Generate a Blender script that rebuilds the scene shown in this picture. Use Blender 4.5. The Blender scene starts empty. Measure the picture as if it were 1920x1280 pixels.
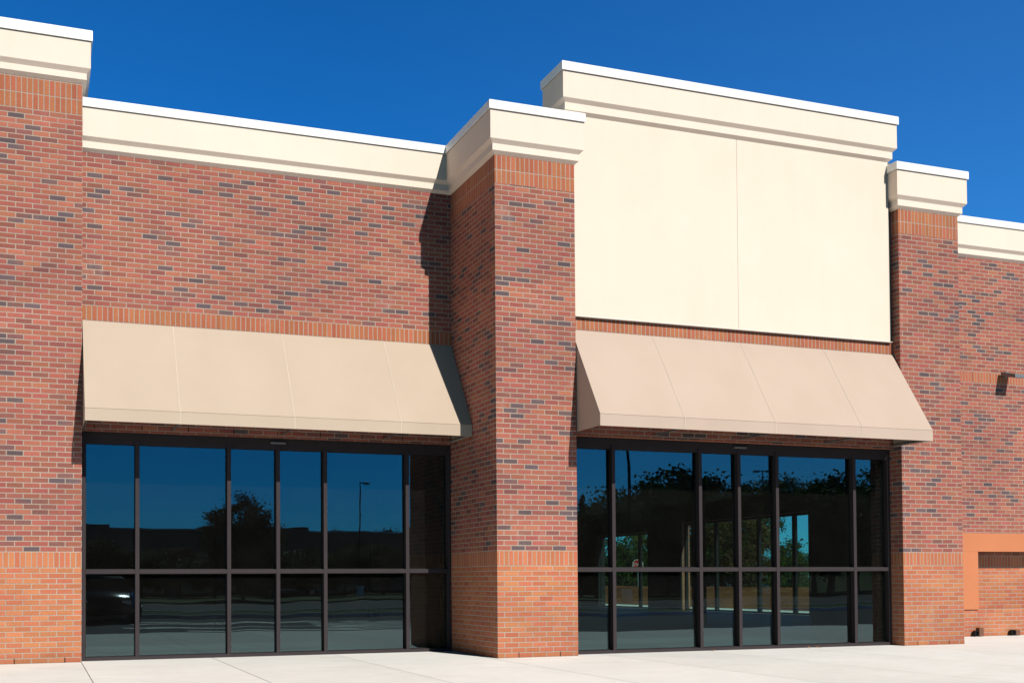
import bpy, bmesh, math, random
from mathutils import Vector, Matrix
R = math.radians
col = bpy.context.scene.collection
scene = bpy.context.scene

# ------------------------------------------------------------------ camera
F, CX, CY = 2073.3629, 799.9407, 1039.1762
YAW, PITCH, ROLL = .3403, .0236, -.0053
CAM = Vector((-.5654, -13.4535, 1.0262))
cy_, sy_ = math.cos(YAW), math.sin(YAW)
right = Vector((cy_, -sy_, 0)); fwd = Vector((sy_, cy_, 0)); up = Vector((0, 0, 1))
f2 = fwd*math.cos(PITCH) + up*math.sin(PITCH)
u2 = up*math.cos(PITCH) - fwd*math.sin(PITCH)
r3 = right*math.cos(ROLL) + u2*math.sin(ROLL)
u3 = u2*math.cos(ROLL) - right*math.sin(ROLL)
cd = bpy.data.cameras.new("camera")
cd.sensor_width = 36; cd.sensor_fit = 'HORIZONTAL'
cd.lens = F/1920*36
cd.shift_x = (960-CX)/1920
cd.shift_y = (CY-640)/1920
cd.clip_start = .05; cd.clip_end = 3000
cam = bpy.data.objects.new("camera", cd); col.objects.link(cam)
m = Matrix((r3, u3, -f2)).transposed().to_4x4(); m.translation = CAM
cam.matrix_world = m
scene.camera = cam

# ------------------------------------------------------------------ light
SUNV = Vector((.212, -1, .74)).normalized()
elev = math.asin(SUNV.z)
w = bpy.data.worlds.new("World"); scene.world = w; w.use_nodes = True
nt = w.node_tree; nt.nodes.clear()
sky = nt.nodes.new('ShaderNodeTexSky'); sky.sky_type = 'NISHITA'; sky.sun_disc = False
sky.sun_elevation = elev; sky.sun_rotation = math.atan2(SUNV.x, SUNV.y)
sky.altitude = 300; sky.air_density = 1.0; sky.dust_density = 0.0; sky.ozone_density = 3.0
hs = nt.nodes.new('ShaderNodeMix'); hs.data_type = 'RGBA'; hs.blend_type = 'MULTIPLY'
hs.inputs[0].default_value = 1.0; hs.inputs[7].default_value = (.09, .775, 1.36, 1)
bg = nt.nodes.new('ShaderNodeBackground'); bg.inputs['Strength'].default_value = 0.085
wo = nt.nodes.new('ShaderNodeOutputWorld')
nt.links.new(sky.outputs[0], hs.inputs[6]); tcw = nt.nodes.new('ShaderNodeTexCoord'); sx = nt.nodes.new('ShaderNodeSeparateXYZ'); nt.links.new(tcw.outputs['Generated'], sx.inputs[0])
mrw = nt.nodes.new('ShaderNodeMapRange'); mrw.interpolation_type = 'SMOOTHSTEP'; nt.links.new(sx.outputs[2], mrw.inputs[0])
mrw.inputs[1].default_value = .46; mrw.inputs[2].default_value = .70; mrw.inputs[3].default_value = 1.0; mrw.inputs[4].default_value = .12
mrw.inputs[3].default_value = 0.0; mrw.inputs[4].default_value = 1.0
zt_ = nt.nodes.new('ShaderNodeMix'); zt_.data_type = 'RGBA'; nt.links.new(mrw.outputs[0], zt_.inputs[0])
zt_.inputs[6].default_value = (1, 1, 1, 1); zt_.inputs[7].default_value = (1.0, .13, .085, 1)  # zenith above the view dimmed and reddened to darken the fill in shadows
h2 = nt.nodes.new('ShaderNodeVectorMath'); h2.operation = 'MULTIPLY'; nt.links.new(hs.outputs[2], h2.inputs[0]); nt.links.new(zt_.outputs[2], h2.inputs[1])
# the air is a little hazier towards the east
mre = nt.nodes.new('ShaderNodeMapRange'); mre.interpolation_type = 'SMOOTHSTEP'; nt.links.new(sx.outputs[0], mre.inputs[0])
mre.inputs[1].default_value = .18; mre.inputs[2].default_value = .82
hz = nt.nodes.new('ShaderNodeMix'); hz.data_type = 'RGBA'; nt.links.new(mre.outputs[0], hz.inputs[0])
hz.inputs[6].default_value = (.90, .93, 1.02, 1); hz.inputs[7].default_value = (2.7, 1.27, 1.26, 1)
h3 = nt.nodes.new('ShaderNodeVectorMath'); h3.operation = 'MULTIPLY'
nt.links.new(h2.outputs[0], h3.inputs[0]); nt.links.new(hz.outputs[2], h3.inputs[1]); # out-of-view sky: west tinted to warm the fill, sunward heights dimmed to darken shade
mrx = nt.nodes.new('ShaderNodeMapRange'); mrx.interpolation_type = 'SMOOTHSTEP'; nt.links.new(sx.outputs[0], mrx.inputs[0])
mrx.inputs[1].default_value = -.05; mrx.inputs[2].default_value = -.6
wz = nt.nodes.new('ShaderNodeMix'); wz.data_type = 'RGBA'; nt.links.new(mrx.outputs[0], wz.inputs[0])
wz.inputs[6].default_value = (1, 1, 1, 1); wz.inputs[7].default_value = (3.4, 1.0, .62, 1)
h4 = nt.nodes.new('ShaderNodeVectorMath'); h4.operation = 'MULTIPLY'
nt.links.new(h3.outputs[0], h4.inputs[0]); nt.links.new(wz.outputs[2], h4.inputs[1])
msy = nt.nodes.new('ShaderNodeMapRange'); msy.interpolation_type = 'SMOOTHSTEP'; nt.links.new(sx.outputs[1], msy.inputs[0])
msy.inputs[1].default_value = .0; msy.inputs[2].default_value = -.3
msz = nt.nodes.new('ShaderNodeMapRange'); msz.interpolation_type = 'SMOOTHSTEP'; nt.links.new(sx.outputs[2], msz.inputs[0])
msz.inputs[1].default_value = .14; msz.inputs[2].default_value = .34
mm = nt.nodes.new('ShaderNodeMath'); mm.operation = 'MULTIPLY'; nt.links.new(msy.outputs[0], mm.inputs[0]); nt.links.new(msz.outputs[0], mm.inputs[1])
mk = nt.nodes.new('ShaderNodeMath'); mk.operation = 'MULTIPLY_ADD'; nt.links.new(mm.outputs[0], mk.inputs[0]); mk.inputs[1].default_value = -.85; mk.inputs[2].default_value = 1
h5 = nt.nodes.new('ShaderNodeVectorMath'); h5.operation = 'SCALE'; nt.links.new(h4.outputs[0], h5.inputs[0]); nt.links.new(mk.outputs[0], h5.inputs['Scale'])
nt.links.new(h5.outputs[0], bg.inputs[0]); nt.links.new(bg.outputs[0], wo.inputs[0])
ld = bpy.data.lights.new("sun", 'SUN'); ld.energy = 5.0; ld.angle = R(.53); ld.color = (1, .955, .88)
sun = bpy.data.objects.new("sun", ld); col.objects.link(sun)
sun.rotation_euler = SUNV.to_track_quat('Z', 'Y').to_euler(); sun.location = (5, -20, 25)
scene.view_settings.view_transform = 'Standard'; scene.view_settings.look = 'None'
scene.view_settings.exposure = 0; scene.view_settings.gamma = 1
scene.cycles.max_bounces = 10; scene.cycles.diffuse_bounces = 1; scene.cycles.transparent_max_bounces = 16
scene.cycles.glossy_bounces = 5; scene.cycles.caustics_reflective = False; scene.cycles.caustics_refractive = False

# ------------------------------------------------------------------ node helper
class NT:
    def __init__(s, name):
        s.m = bpy.data.materials.new(name); s.m.use_nodes = True
        s.t = s.m.node_tree; s.t.nodes.clear()
        s.out = s.t.nodes.new('ShaderNodeOutputMaterial')
    def n(s, typ, **kw):
        nd = s.t.nodes.new(typ)
        for k, v in kw.items(): setattr(nd, k, v)
        return nd
    def l(s, a, b): s.t.links.new(a, b)
    def setin(s, sock, v):
        if hasattr(v, 'is_output'): s.l(v, sock)
        else: sock.default_value = v
    def math(s, op, a, b=0.0, c=0.0):
        nd = s.n('ShaderNodeMath', operation=op)
        s.setin(nd.inputs[0], a); s.setin(nd.inputs[1], b)
        if op in ('MULTIPLY_ADD', 'SMOOTH_MIN', 'COMPARE'): s.setin(nd.inputs[2], c)
        return nd.outputs[0]
    def mix(s, f, a, b):
        nd = s.n('ShaderNodeMix', data_type='RGBA')
        s.setin(nd.inputs[0], f); s.setin(nd.inputs[6], a); s.setin(nd.inputs[7], b)
        return nd.outputs[2]
    def mul(s, f, a, b):
        nd = s.n('ShaderNodeMix', data_type='RGBA', blend_type='MULTIPLY')
        s.setin(nd.inputs[0], f); s.setin(nd.inputs[6], a); s.setin(nd.inputs[7], b)
        return nd.outputs[2]
    def mixf(s, f, a, b):
        nd = s.n('ShaderNodeMix', data_type='FLOAT')
        s.setin(nd.inputs[0], f); s.setin(nd.inputs[2], a); s.setin(nd.inputs[3], b)
        return nd.outputs[0]
    def ramp(s, f, stops, interp='LINEAR'):
        nd = s.n('ShaderNodeValToRGB'); cr = nd.color_ramp; cr.interpolation = interp
        while len(cr.elements) < len(stops): cr.elements.new(.5)
        for e, (p, c) in zip(cr.elements, stops):
            e.position = p; e.color = (*c, 1) if len(c) == 3 else c
        s.l(f, nd.inputs[0]); return nd.outputs[0]
    def noise(s, vec, scale, detail=3, rough=.55, dims='3D'):
        nd = s.n('ShaderNodeTexNoise', noise_dimensions=dims)
        nd.inputs['Scale'].default_value = scale; nd.inputs['Detail'].default_value = detail
        nd.inputs['Roughness'].default_value = rough
        if vec is not None: s.l(vec, nd.inputs['Vector'])
        return nd.outputs['Fac']
    def pos(s): return s.n('ShaderNodeNewGeometry').outputs['Position']
    def xyz(s, v):
        nd = s.n('ShaderNodeSeparateXYZ'); s.l(v, nd.inputs[0]); return nd.outputs
    def comb(s, x, y, z):
        nd = s.n('ShaderNodeCombineXYZ')
        s.setin(nd.inputs[0], x); s.setin(nd.inputs[1], y); s.setin(nd.inputs[2], z); return nd.outputs[0]
    def bsdf(s, colr, rough=.8, spec=.3, metal=0, normal=None):
        b = s.n('ShaderNodeBsdfPrincipled')
        s.setin(b.inputs['Base Color'], colr if hasattr(colr, 'is_output') else (*colr, 1))
        s.setin(b.inputs['Roughness'], rough); b.inputs['Specular IOR Level'].default_value = spec
        b.inputs['Metallic'].default_value = metal
        if normal is not None: s.l(normal, b.inputs['Normal'])
        s.l(b.outputs[0], s.out.inputs[0]); return b
    def bump(s, h, dist, strength=1.0):
        nd = s.n('ShaderNodeBump'); nd.inputs['Strength'].default_value = strength
        nd.inputs['Distance'].default_value = dist; s.l(h, nd.inputs['Height']); return nd.outputs[0]

BW, BH, MO = .2032, .0677, .0114
SOLD = BH*3
def brick_mat(name, ox=0.0, bands=(), base=True, weep=(0,), tone=1.0, allbase=False, seed=0.0):
    """running-bond brick with soldier courses; u = distance along the face, v = height"""
    g = NT(name)
    geo = g.n('ShaderNodeNewGeometry')
    P = g.xyz(geo.outputs['Position']); N = g.xyz(geo.outputs['True Normal'])
    sidef = g.math('GREATER_THAN', g.math('ABSOLUTE', N[0]), .5)
    topf = g.math('GREATER_THAN', g.math('ABSOLUTE', N[2]), .5)
    u = g.mixf(sidef, g.math('SUBTRACT', P[0], ox), P[1])
    v = g.mixf(topf, P[2], P[1])
    # little irregularity of the laying
    wob = g.math('MULTIPLY', g.math('SUBTRACT', g.noise(geo.outputs['Position'], 1.3, 2), .5), .006)
    v = g.math('ADD', v, wob)
    def cells(uu, vv, bw, bh, bond):
        row = g.math('FLOOR', g.math('DIVIDE', vv, bh))
        off = g.math('MULTIPLY', g.math('FLOORED_MODULO', row, 2.0), .5 if bond else 0.0)
        ub = g.math('ADD', g.math('DIVIDE', uu, bw), off)
        colm = g.math('FLOOR', ub)
        fu = g.math('MULTIPLY', g.math('SUBTRACT', ub, colm), bw)
        fv = g.math('MULTIPLY', g.math('FRACT', g.math('DIVIDE', vv, bh)), bh)
        du = g.math('MINIMUM', fu, g.math('SUBTRACT', bw, fu))
        dv = g.math('MINIMUM', fv, g.math('SUBTRACT', bh, fv))
        return row, colm, du, dv
    r1, c1, du1, dv1 = cells(u, v, BW, BH, True)
    r2, c2, du2, dv2 = cells(u, v, BH, SOLD, False)
    inb = None
    allb = list(bands) + ([(BH*18, BH*21)] if base else [])
    for lo, hi in allb:
        t = g.math('MULTIPLY', g.math('GREATER_THAN', v, lo), g.math('LESS_THAN', v, hi))
        inb = t if inb is None else g.math('MAXIMUM', inb, t)
    if inb is None: inb = g.math('MULTIPLY', u, 0.0)
    row = g.mixf(inb, r1, g.math('ADD', r2, 500.0)); colm = g.mixf(inb, c1, c2)
    du = g.mixf(inb, du1, du2); dv = g.mixf(inb, dv1, dv2)
    dist = g.math('MINIMUM', du, dv)
    edge = g.math('MULTIPLY', g.math('SUBTRACT', g.noise(geo.outputs['Position'], 160, 1), .5), .003)
    dist = g.math('ADD', dist, edge)
    mr = g.n('ShaderNodeMapRange'); g.l(dist, mr.inputs[0])
    mr.inputs[1].default_value = MO*.5-.0008; mr.inputs[2].default_value = MO*.5+.0022
    mask = mr.outputs[0]
    wn = g.n('ShaderNodeTexWhiteNoise', noise_dimensions='3D')
    g.l(g.comb(colm, row, g.math('ADD', g.math('MULTIPLY', sidef, 17.0), seed)), wn.inputs[0])
    rnd = wn.outputs['Value']; rc = g.xyz(wn.outputs['Color'])
    # dark bricks come in loose drifts
    drift = g.noise(g.comb(g.math('MULTIPLY', u, .55), g.math('MULTIPLY', v, 1.6), seed), 1.6, 2)
    rr = g.math('ADD', rnd, g.math('MULTIPLY', g.math('SUBTRACT', drift, .47), -.42))
    red = g.ramp(rr, [(0, (.118, .086, .094)), (.055, (.150, .100, .103)), (.085, (.215, .098, .088)), (.21, (.275, .100, .078)),
                      (.30, (.330, .110, .083)), (.75, (.362, .122, .088)), (1.0, (.395, .138, .090))])
    org = g.ramp(rnd, [(0, (.425, .146, .074)), (.35, (.455, .160, .080)), (1, (.50, .180, .091))])
    orange = inb
    if allbase: orange = g.math('ADD', g.math('MULTIPLY', u, 0.0), 1.0)
    elif base: orange = g.math('MAXIMUM', inb, g.math('LESS_THAN', v, BH*18+.001))
    hi = g.math('MULTIPLY', g.math('GREATER_THAN', v, 4.0), .8)
    org = g.mul(hi, org, (.86, .82, .84, 1))
    bc = g.mix(orange, red, org)
    j = g.n('ShaderNodeHueSaturation'); g.l(bc, j.inputs['Color'])
    g.l(g.math('MULTIPLY_ADD', rc[1], .018, .491), j.inputs['Hue'])
    g.l(g.math('MULTIPLY_ADD', rc[2], g.mixf(orange, .24, .12), g.mixf(orange, .88, .94)), j.inputs['Value'])
    bc = j.outputs[0]
    fine = g.noise(geo.outputs['Position'], 55, 4, .7)
    bc = g.mul(1.0, bc, g.ramp(fine, [(.25, (.78, .76, .75)), (.75, (1.15, 1.15, 1.15))]))
    mort = g.mix(g.noise(geo.outputs['Position'], 2.2, 4), (.32*tone, .245*tone, .195*tone, 1), (.51*tone, .405*tone, .33*tone, 1))
    # darker at the foot of the wall, pale bloom in places
    mort = g.mul(.5, mort, g.ramp(fine, [(.3, (.7, .7, .7)), (.7, (1.1, 1.1, 1.1))]))
    c = g.mix(mask, mort, bc)
    if weep:
        isw = None
        for k in weep:
            t = g.math('COMPARE', r1, float(k), .5)
            isw = t if isw is None else g.math('MAXIMUM', isw, t)
        h3 = g.math('COMPARE', g.math('FLOORED_MODULO', g.math('ROUND', g.math('ADD', g.math('DIVIDE', u, BW), g.math('MULTIPLY', g.math('FLOORED_MODULO', r1, 2.0), .5))), 3.0), 1.0, .3)
        wj = g.math('MULTIPLY', g.math('MULTIPLY', isw, h3), g.math('LESS_THAN', du1, .0058))
        c = g.mix(wj, c, (.02, .012, .01, 1))
    # batches of slightly different bricks, and where the scaffold lifts met
    batch = g.noise(g.comb(g.math('MULTIPLY', u, .35), g.math('MULTIPLY', v, 1.1), seed+7.0), 1.0, 3, .6)
    c = g.mul(1.0, c, g.ramp(batch, [(.32, (.88, .89, .92)), (.5, (1.0, 1.0, 1.0)), (.68, (1.09, 1.06, 1.03))]))
    salt = g.noise(g.comb(g.math('MULTIPLY', u, 1.2), g.math('MULTIPLY', v, .8), seed+3.0), 1.4, 6, .75)
    sm = g.n('ShaderNodeMapRange'); g.l(salt, sm.inputs[0]); sm.inputs[1].default_value = .60; sm.inputs[2].default_value = .80; sm.inputs[4].default_value = .28
    c = g.mix(sm.outputs[0], c, (.56, .48, .42, 1))
    grime = g.noise(geo.outputs['Position'], .8, 5, .6)
    c = g.mul(1.0, c, g.ramp(grime, [(.3, (.90, .90, .91)), (.7, (1.06, 1.05, 1.04))]))
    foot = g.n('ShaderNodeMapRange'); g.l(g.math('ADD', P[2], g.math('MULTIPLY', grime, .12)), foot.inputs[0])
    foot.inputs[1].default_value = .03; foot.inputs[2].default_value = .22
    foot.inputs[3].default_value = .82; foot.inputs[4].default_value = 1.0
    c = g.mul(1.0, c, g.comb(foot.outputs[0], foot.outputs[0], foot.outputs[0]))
    h = g.math('ADD', g.math('ADD', g.math('MULTIPLY', mask, .8), g.math('MULTIPLY', fine, .22)), g.math('MULTIPLY', rc[0], .10))
    g.bsdf(c, .88, .15, normal=g.bump(h, .006, .7))
    return g.m

def plain(name, c, rough=.6, spec=.3, metal=0, var=.08, scale=3.0, bump=0, bscale=200):
    g = NT(name); p = g.pos()
    n = g.noise(p, scale, 5, .6)
    cc = g.mul(1.0, (*c, 1), g.ramp(n, [(.25, (1-var,)*3), (.75, (1+var,)*3)]))
    nn = g.bump(g.noise(p, bscale, 3), bump) if bump else None
    g.bsdf(cc, rough, spec, metal, nn); return g.m

def stucco_mat(name, c):
    g = NT(name); p = g.pos(); s = g.xyz(p)
    big = g.noise(p, .9, 5, .6)
    streak = g.noise(g.comb(g.math('MULTIPLY', s[0], 5.0), g.math('MULTIPLY', s[1], 5.0), g.math('MULTIPLY', s[2], .45)), 1.0, 4, .6)
    grain = g.noise(p, 260, 2, .6)
    cc = g.mul(1.0, (*c, 1), g.ramp(big, [(.25, (.965, .96, .95)), (.75, (1.02, 1.02, 1.02))]))
    cc = g.mul(.45, cc, g.ramp(streak, [(.2, (.95, .945, .93)), (.6, (1.0, 1.0, 1.0))]))
    g.bsdf(cc, .92, .12, normal=g.bump(grain, .0025, .5)); return g.m

def glass_mat(name):
    g = NT(name); p = g.pos(); s = g.xyz(p)
    tc = g.n('ShaderNodeObjectInfo')
    seedv = g.math('MULTIPLY', tc.outputs['Random'], 60.0)
    n1 = g.noise(g.comb(g.math('MULTIPLY', s[0], .8), seedv, g.math('MULTIPLY', s[2], .55)), 1.0, 1, .4)
    nrm = g.bump(g.math('ADD', n1, g.math('MULTIPLY', g.noise(g.comb(g.math('MULTIPLY', s[0], 2.0), seedv, g.math('MULTIPLY', s[2], 1.6)), 1.0, 1, .4), .10)), .0040, 1.0)
    gl = g.n('ShaderNodeBsdfGlossy'); gl.inputs['Roughness'].default_value = 0.0
    gl.inputs['Color'].default_value = (.62, .92, 1.0, 1); g.l(nrm, gl.inputs['Normal'])
    tr = g.n('ShaderNodeBsdfTransparent'); tr.inputs[0].default_value = (.42, .68, .66, 1)
    lw = g.n('ShaderNodeFresnel'); lw.inputs[0].default_value = 1.5
    fac = g.math('ADD', g.math('MULTIPLY', lw.outputs[0], .75), .085)
    mx = g.n('ShaderNodeMixShader'); g.l(fac, mx.inputs[0]); g.l(tr.outputs[0], mx.inputs[1]); g.l(gl.outputs[0], mx.inputs[2])
    # faint dust film
    df = g.n('ShaderNodeBsdfDiffuse'); df.inputs[0].default_value = (.5, .48, .45, 1)
    m2 = g.n('ShaderNodeMixShader'); dust = g.math('MULTIPLY', g.noise(p, 3.0, 5, .7), .012)
    g.l(dust, m2.inputs[0]); g.l(mx.outputs[0], m2.inputs[1]); g.l(df.outputs[0], m2.inputs[2])
    g.l(m2.outputs[0], g.out.inputs[0]); return g.m

def clear_glass(name):
    g = NT(name)
    gl = g.n('ShaderNodeBsdfGlossy'); gl.inputs['Roughness'].default_value = 0.0
    tr = g.n('ShaderNodeBsdfTransparent'); tr.inputs[0].default_value = (.58, .66, .60, 1)
    mx = g.n('ShaderNodeMixShader'); mx.inputs[0].default_value = .08
    g.l(tr.outputs[0], mx.inputs[1]); g.l(gl.outputs[0], mx.inputs[2]); g.l(mx.outputs[0], g.out.inputs[0]); return g.m

def fabric_mat(name, c):
    g = NT(name); p = g.pos(); s = g.xyz(p)
    wv = g.noise(g.comb(g.math('MULTIPLY', s[0], 1.0), s[1], g.math('MULTIPLY', s[2], .5)), 1.7, 4, .55)
    cc = g.mul(1.0, (*c, 1), g.ramp(wv, [(.25, (.965, .96, .95)), (.75, (1.03, 1.03, 1.035))]))
    ax = g.math('SINE', g.math('MULTIPLY', s[0], 2800.0))
    h = g.math('ADD', g.math('MULTIPLY', g.noise(p, 400, 2), .5), g.math('MULTIPLY', g.noise(g.comb(g.math('MULTIPLY', s[0], 3.0), s[1], g.math('MULTIPLY', s[2], .7)), 1.6, 2), 2.2))
    b = g.bsdf(cc, .85, .15, normal=g.bump(h, .002, .5))
    b.inputs['Sheen Weight'].default_value = .05
    return g.m

def concrete_mat(name, c=(.91, .902, .878)):
    g = NT(name); p = g.pos(); s = g.xyz(p)
    sl = g.n('ShaderNodeTexWhiteNoise', noise_dimensions='1D')
    g.l(g.math('FLOOR', g.math('DIVIDE', g.math('ADD', s[0], .02), 1.7)), sl.inputs['W'])
    big = g.noise(p, .6, 6, .65); mid = g.noise(p, 6, 5, .7); fine = g.noise(p, 140, 3, .7)
    broom = g.noise(g.comb(g.math('MULTIPLY', s[0], 90.0), g.math('MULTIPLY', s[1], 2.0), 0.0), 1.0, 2)
    cc = g.mul(1.0, (*c, 1), g.ramp(big, [(.3, (.93, .93, .92)), (.7, (1.04, 1.035, 1.03))]))
    cc = g.mul(1.0, cc, g.ramp(mid, [(.3, (.965, .965, .96)), (.7, (1.02, 1.02, 1.02))]))
    cc = g.mul(1.0, cc, g.ramp(fine, [(.3, (.93, .93, .93)), (.7, (1.04, 1.04, 1.04))]))
    cc = g.mul(1.0, cc, g.ramp(sl.outputs[0], [(0, (.955, .955, .95)), (1, (1.02, 1.02, 1.02))]))
    stain = g.noise(g.comb(s[0], g.math('MULTIPLY', s[1], 1.6), 3.0), 1.1, 6, .7)
    cc = g.mul(1.0, cc, g.ramp(stain, [(.52, (1.0, 1.0, 1.0)), (.72, (.93, .92, .90))]))
    st = g.n('ShaderNodeTexVoronoi'); st.inputs['Scale'].default_value = 1.3; g.l(p, st.inputs['Vector'])
    spot = g.math('LESS_THAN', g.math('ADD', st.outputs['Distance'], g.math('MULTIPLY', mid, .05)), .055)
    cc = g.mul(g.math('MULTIPLY', spot, .35), cc, (.55, .52, .48, 1))
    h = g.math('ADD', g.math('MULTIPLY', fine, .5), g.math('MULTIPLY', broom, .5))
    g.bsdf(cc, .9, .15, normal=g.bump(h, .002, .5)); return g.m

def leaf_mat(name, c1, c2):
    g = NT(name); p = g.pos()
    wn = g.n('ShaderNodeTexWhiteNoise', noise_dimensions='3D')
    sn = g.n('ShaderNodeVectorMath', operation='SNAP'); g.l(p, sn.inputs[0]); sn.inputs[1].default_value = (.3, .3, .3)
    g.l(sn.outputs[0], wn.inputs[0])
    cc = g.mix(wn.outputs['Value'], (*c1, 1), (*c2, 1))
    cc = g.mul(1.0, cc, g.ramp(g.noise(p, .5, 3), [(.3, (.6, .6, .6)), (.7, (1.3, 1.3, 1.2))]))
    b = g.bsdf(cc, .7, .25)
    tl = g.n('ShaderNodeBsdfTranslucent'); g.l(cc, tl.inputs[0])
    mx = g.n('ShaderNodeMixShader'); mx.inputs[0].default_value = .3
    g.l(b.outputs[0], mx.inputs[1]); g.l(tl.outputs[0], mx.inputs[2]); g.l(mx.outputs[0], g.out.inputs[0])
    return g.m

Z2 = SOLD*2
B0 = BH*99          # top of running brick at the low cornices: 6.70
M = dict(
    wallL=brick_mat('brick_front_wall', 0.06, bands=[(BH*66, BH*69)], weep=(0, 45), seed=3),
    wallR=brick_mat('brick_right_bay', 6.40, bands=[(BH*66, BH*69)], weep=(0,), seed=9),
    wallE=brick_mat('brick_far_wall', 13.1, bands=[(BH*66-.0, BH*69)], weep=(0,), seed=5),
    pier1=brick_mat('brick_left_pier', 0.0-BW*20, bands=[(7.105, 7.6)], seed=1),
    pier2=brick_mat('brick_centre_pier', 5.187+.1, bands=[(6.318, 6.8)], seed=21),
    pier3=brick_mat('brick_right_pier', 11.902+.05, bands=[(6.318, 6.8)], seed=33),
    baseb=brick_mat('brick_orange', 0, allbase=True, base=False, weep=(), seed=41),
    stucco=stucco_mat('cream_stucco', (.79, .682, .568)),
    stucco2=stucco_mat('cream_stucco_cornice', (.825, .694, .585)),
    cap=plain('white_metal_coping', (.87, .855, .815), .45, .4, 0, .03, 1.5),
    bronze=plain('bronze_anodised_frame', (.048, .040, .043), .6, .0, 0, .06, 6),
    glass=glass_mat('tinted_glass'), clear=clear_glass('clear_glass'), soil=plain('orange_soil', (.24, .09, .035), .95, .05, 0, .55, .5, .02, 30),
    gasket=plain('black_gasket', (.01, .01, .01), .6),
    fabA=fabric_mat('tan_canvas', (.500, .404, .314)),
    fabB=fabric_mat('rose_tan_canvas', (.512, .404, .330)),
    seamm=plain('canvas_seam', (.585, .49, .395), .8, .1),
    steel=plain('awning_frame_steel', (.25, .24, .23), .4, .5, .6),
    conc=concrete_mat('pale_concrete'),
    joint=plain('joint_filler', (.16, .15, .135), .95, .1),
    asphalt=plain('asphalt', (.05, .05, .052), .9, .2, 0, .25, 2.0, .01, 90),
    grass=plain('grass', (.055, .085, .022), .9, .1, 0, .4, 1.2, .03, 60),
    paint=plain('road_paint', (.65, .65, .62), .7, .2, 0, .12, 4),
    orange=plain('orange_paint', (.52, .185, .080), .6, .3, 0, .05, 1.2, .001, 200),
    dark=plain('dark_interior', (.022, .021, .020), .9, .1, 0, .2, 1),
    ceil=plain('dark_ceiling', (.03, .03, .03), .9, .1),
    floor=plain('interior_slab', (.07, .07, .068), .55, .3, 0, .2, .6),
    flash=plain('grey_flashing', (.14, .135, .13), .6, .3),
    lampm=plain('lamp_housing', (.20, .20, .205), .45, .5, .3),
    brown=plain('brown_spout', (.16, .07, .035), .5, .4),
    black=plain('black', (.006, .006, .006), .7),
    bark=plain('bark', (.09, .065, .045), .95, .1, 0, .3, 8),
    leafA=leaf_mat('foliage_green', (.035, .065, .015), (.08, .12, .025)),
    leafB=leaf_mat('foliage_dark', (.022, .045, .014), (.05, .08, .02)),
    leafC=leaf_mat('foliage_autumn', (.12, .055, .02), (.09, .08, .02)),
    leafD=leaf_mat('foliage_bright', (.07, .11, .015), (.13, .17, .03)),
    roof=plain('roof_membrane', (.5, .5, .48), .9, .1),
    galv=plain('galvanised_steel', (.42, .43, .44), .4, .5, .7),
    offwhite=plain('off_white_plastic', (.5, .5, .48), .5),
    red=plain('red_sign', (.5, .02, .02), .5), white=plain('white_sign', (.8, .8, .8), .5),
    carA=plain('car_paint_navy', (.012, .016, .03), .12, .8, .3, .02), carB=plain('car_paint_silver', (.5, .52, .54), .2, .6, .6, .02),
    carglass=plain('car_glass', (.01, .012, .014), .05, .9), tyre=plain('tyre', (.02, .02, .02), .9), rim=plain('rim', (.45, .45, .46), .3, .5, .8),
    lampglass=plain('head_lamp_glass', (.7, .7, .7), .1, .8), tail=plain('tail_lamp', (.35, .01, .01), .2, .6),
    mallw=plain('mall_wall', (.16, .12, .10), .9, .1, 0, .1, .5), leafdry=plain('dry_leaf', (.42, .2, .08), .8),
)

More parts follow.
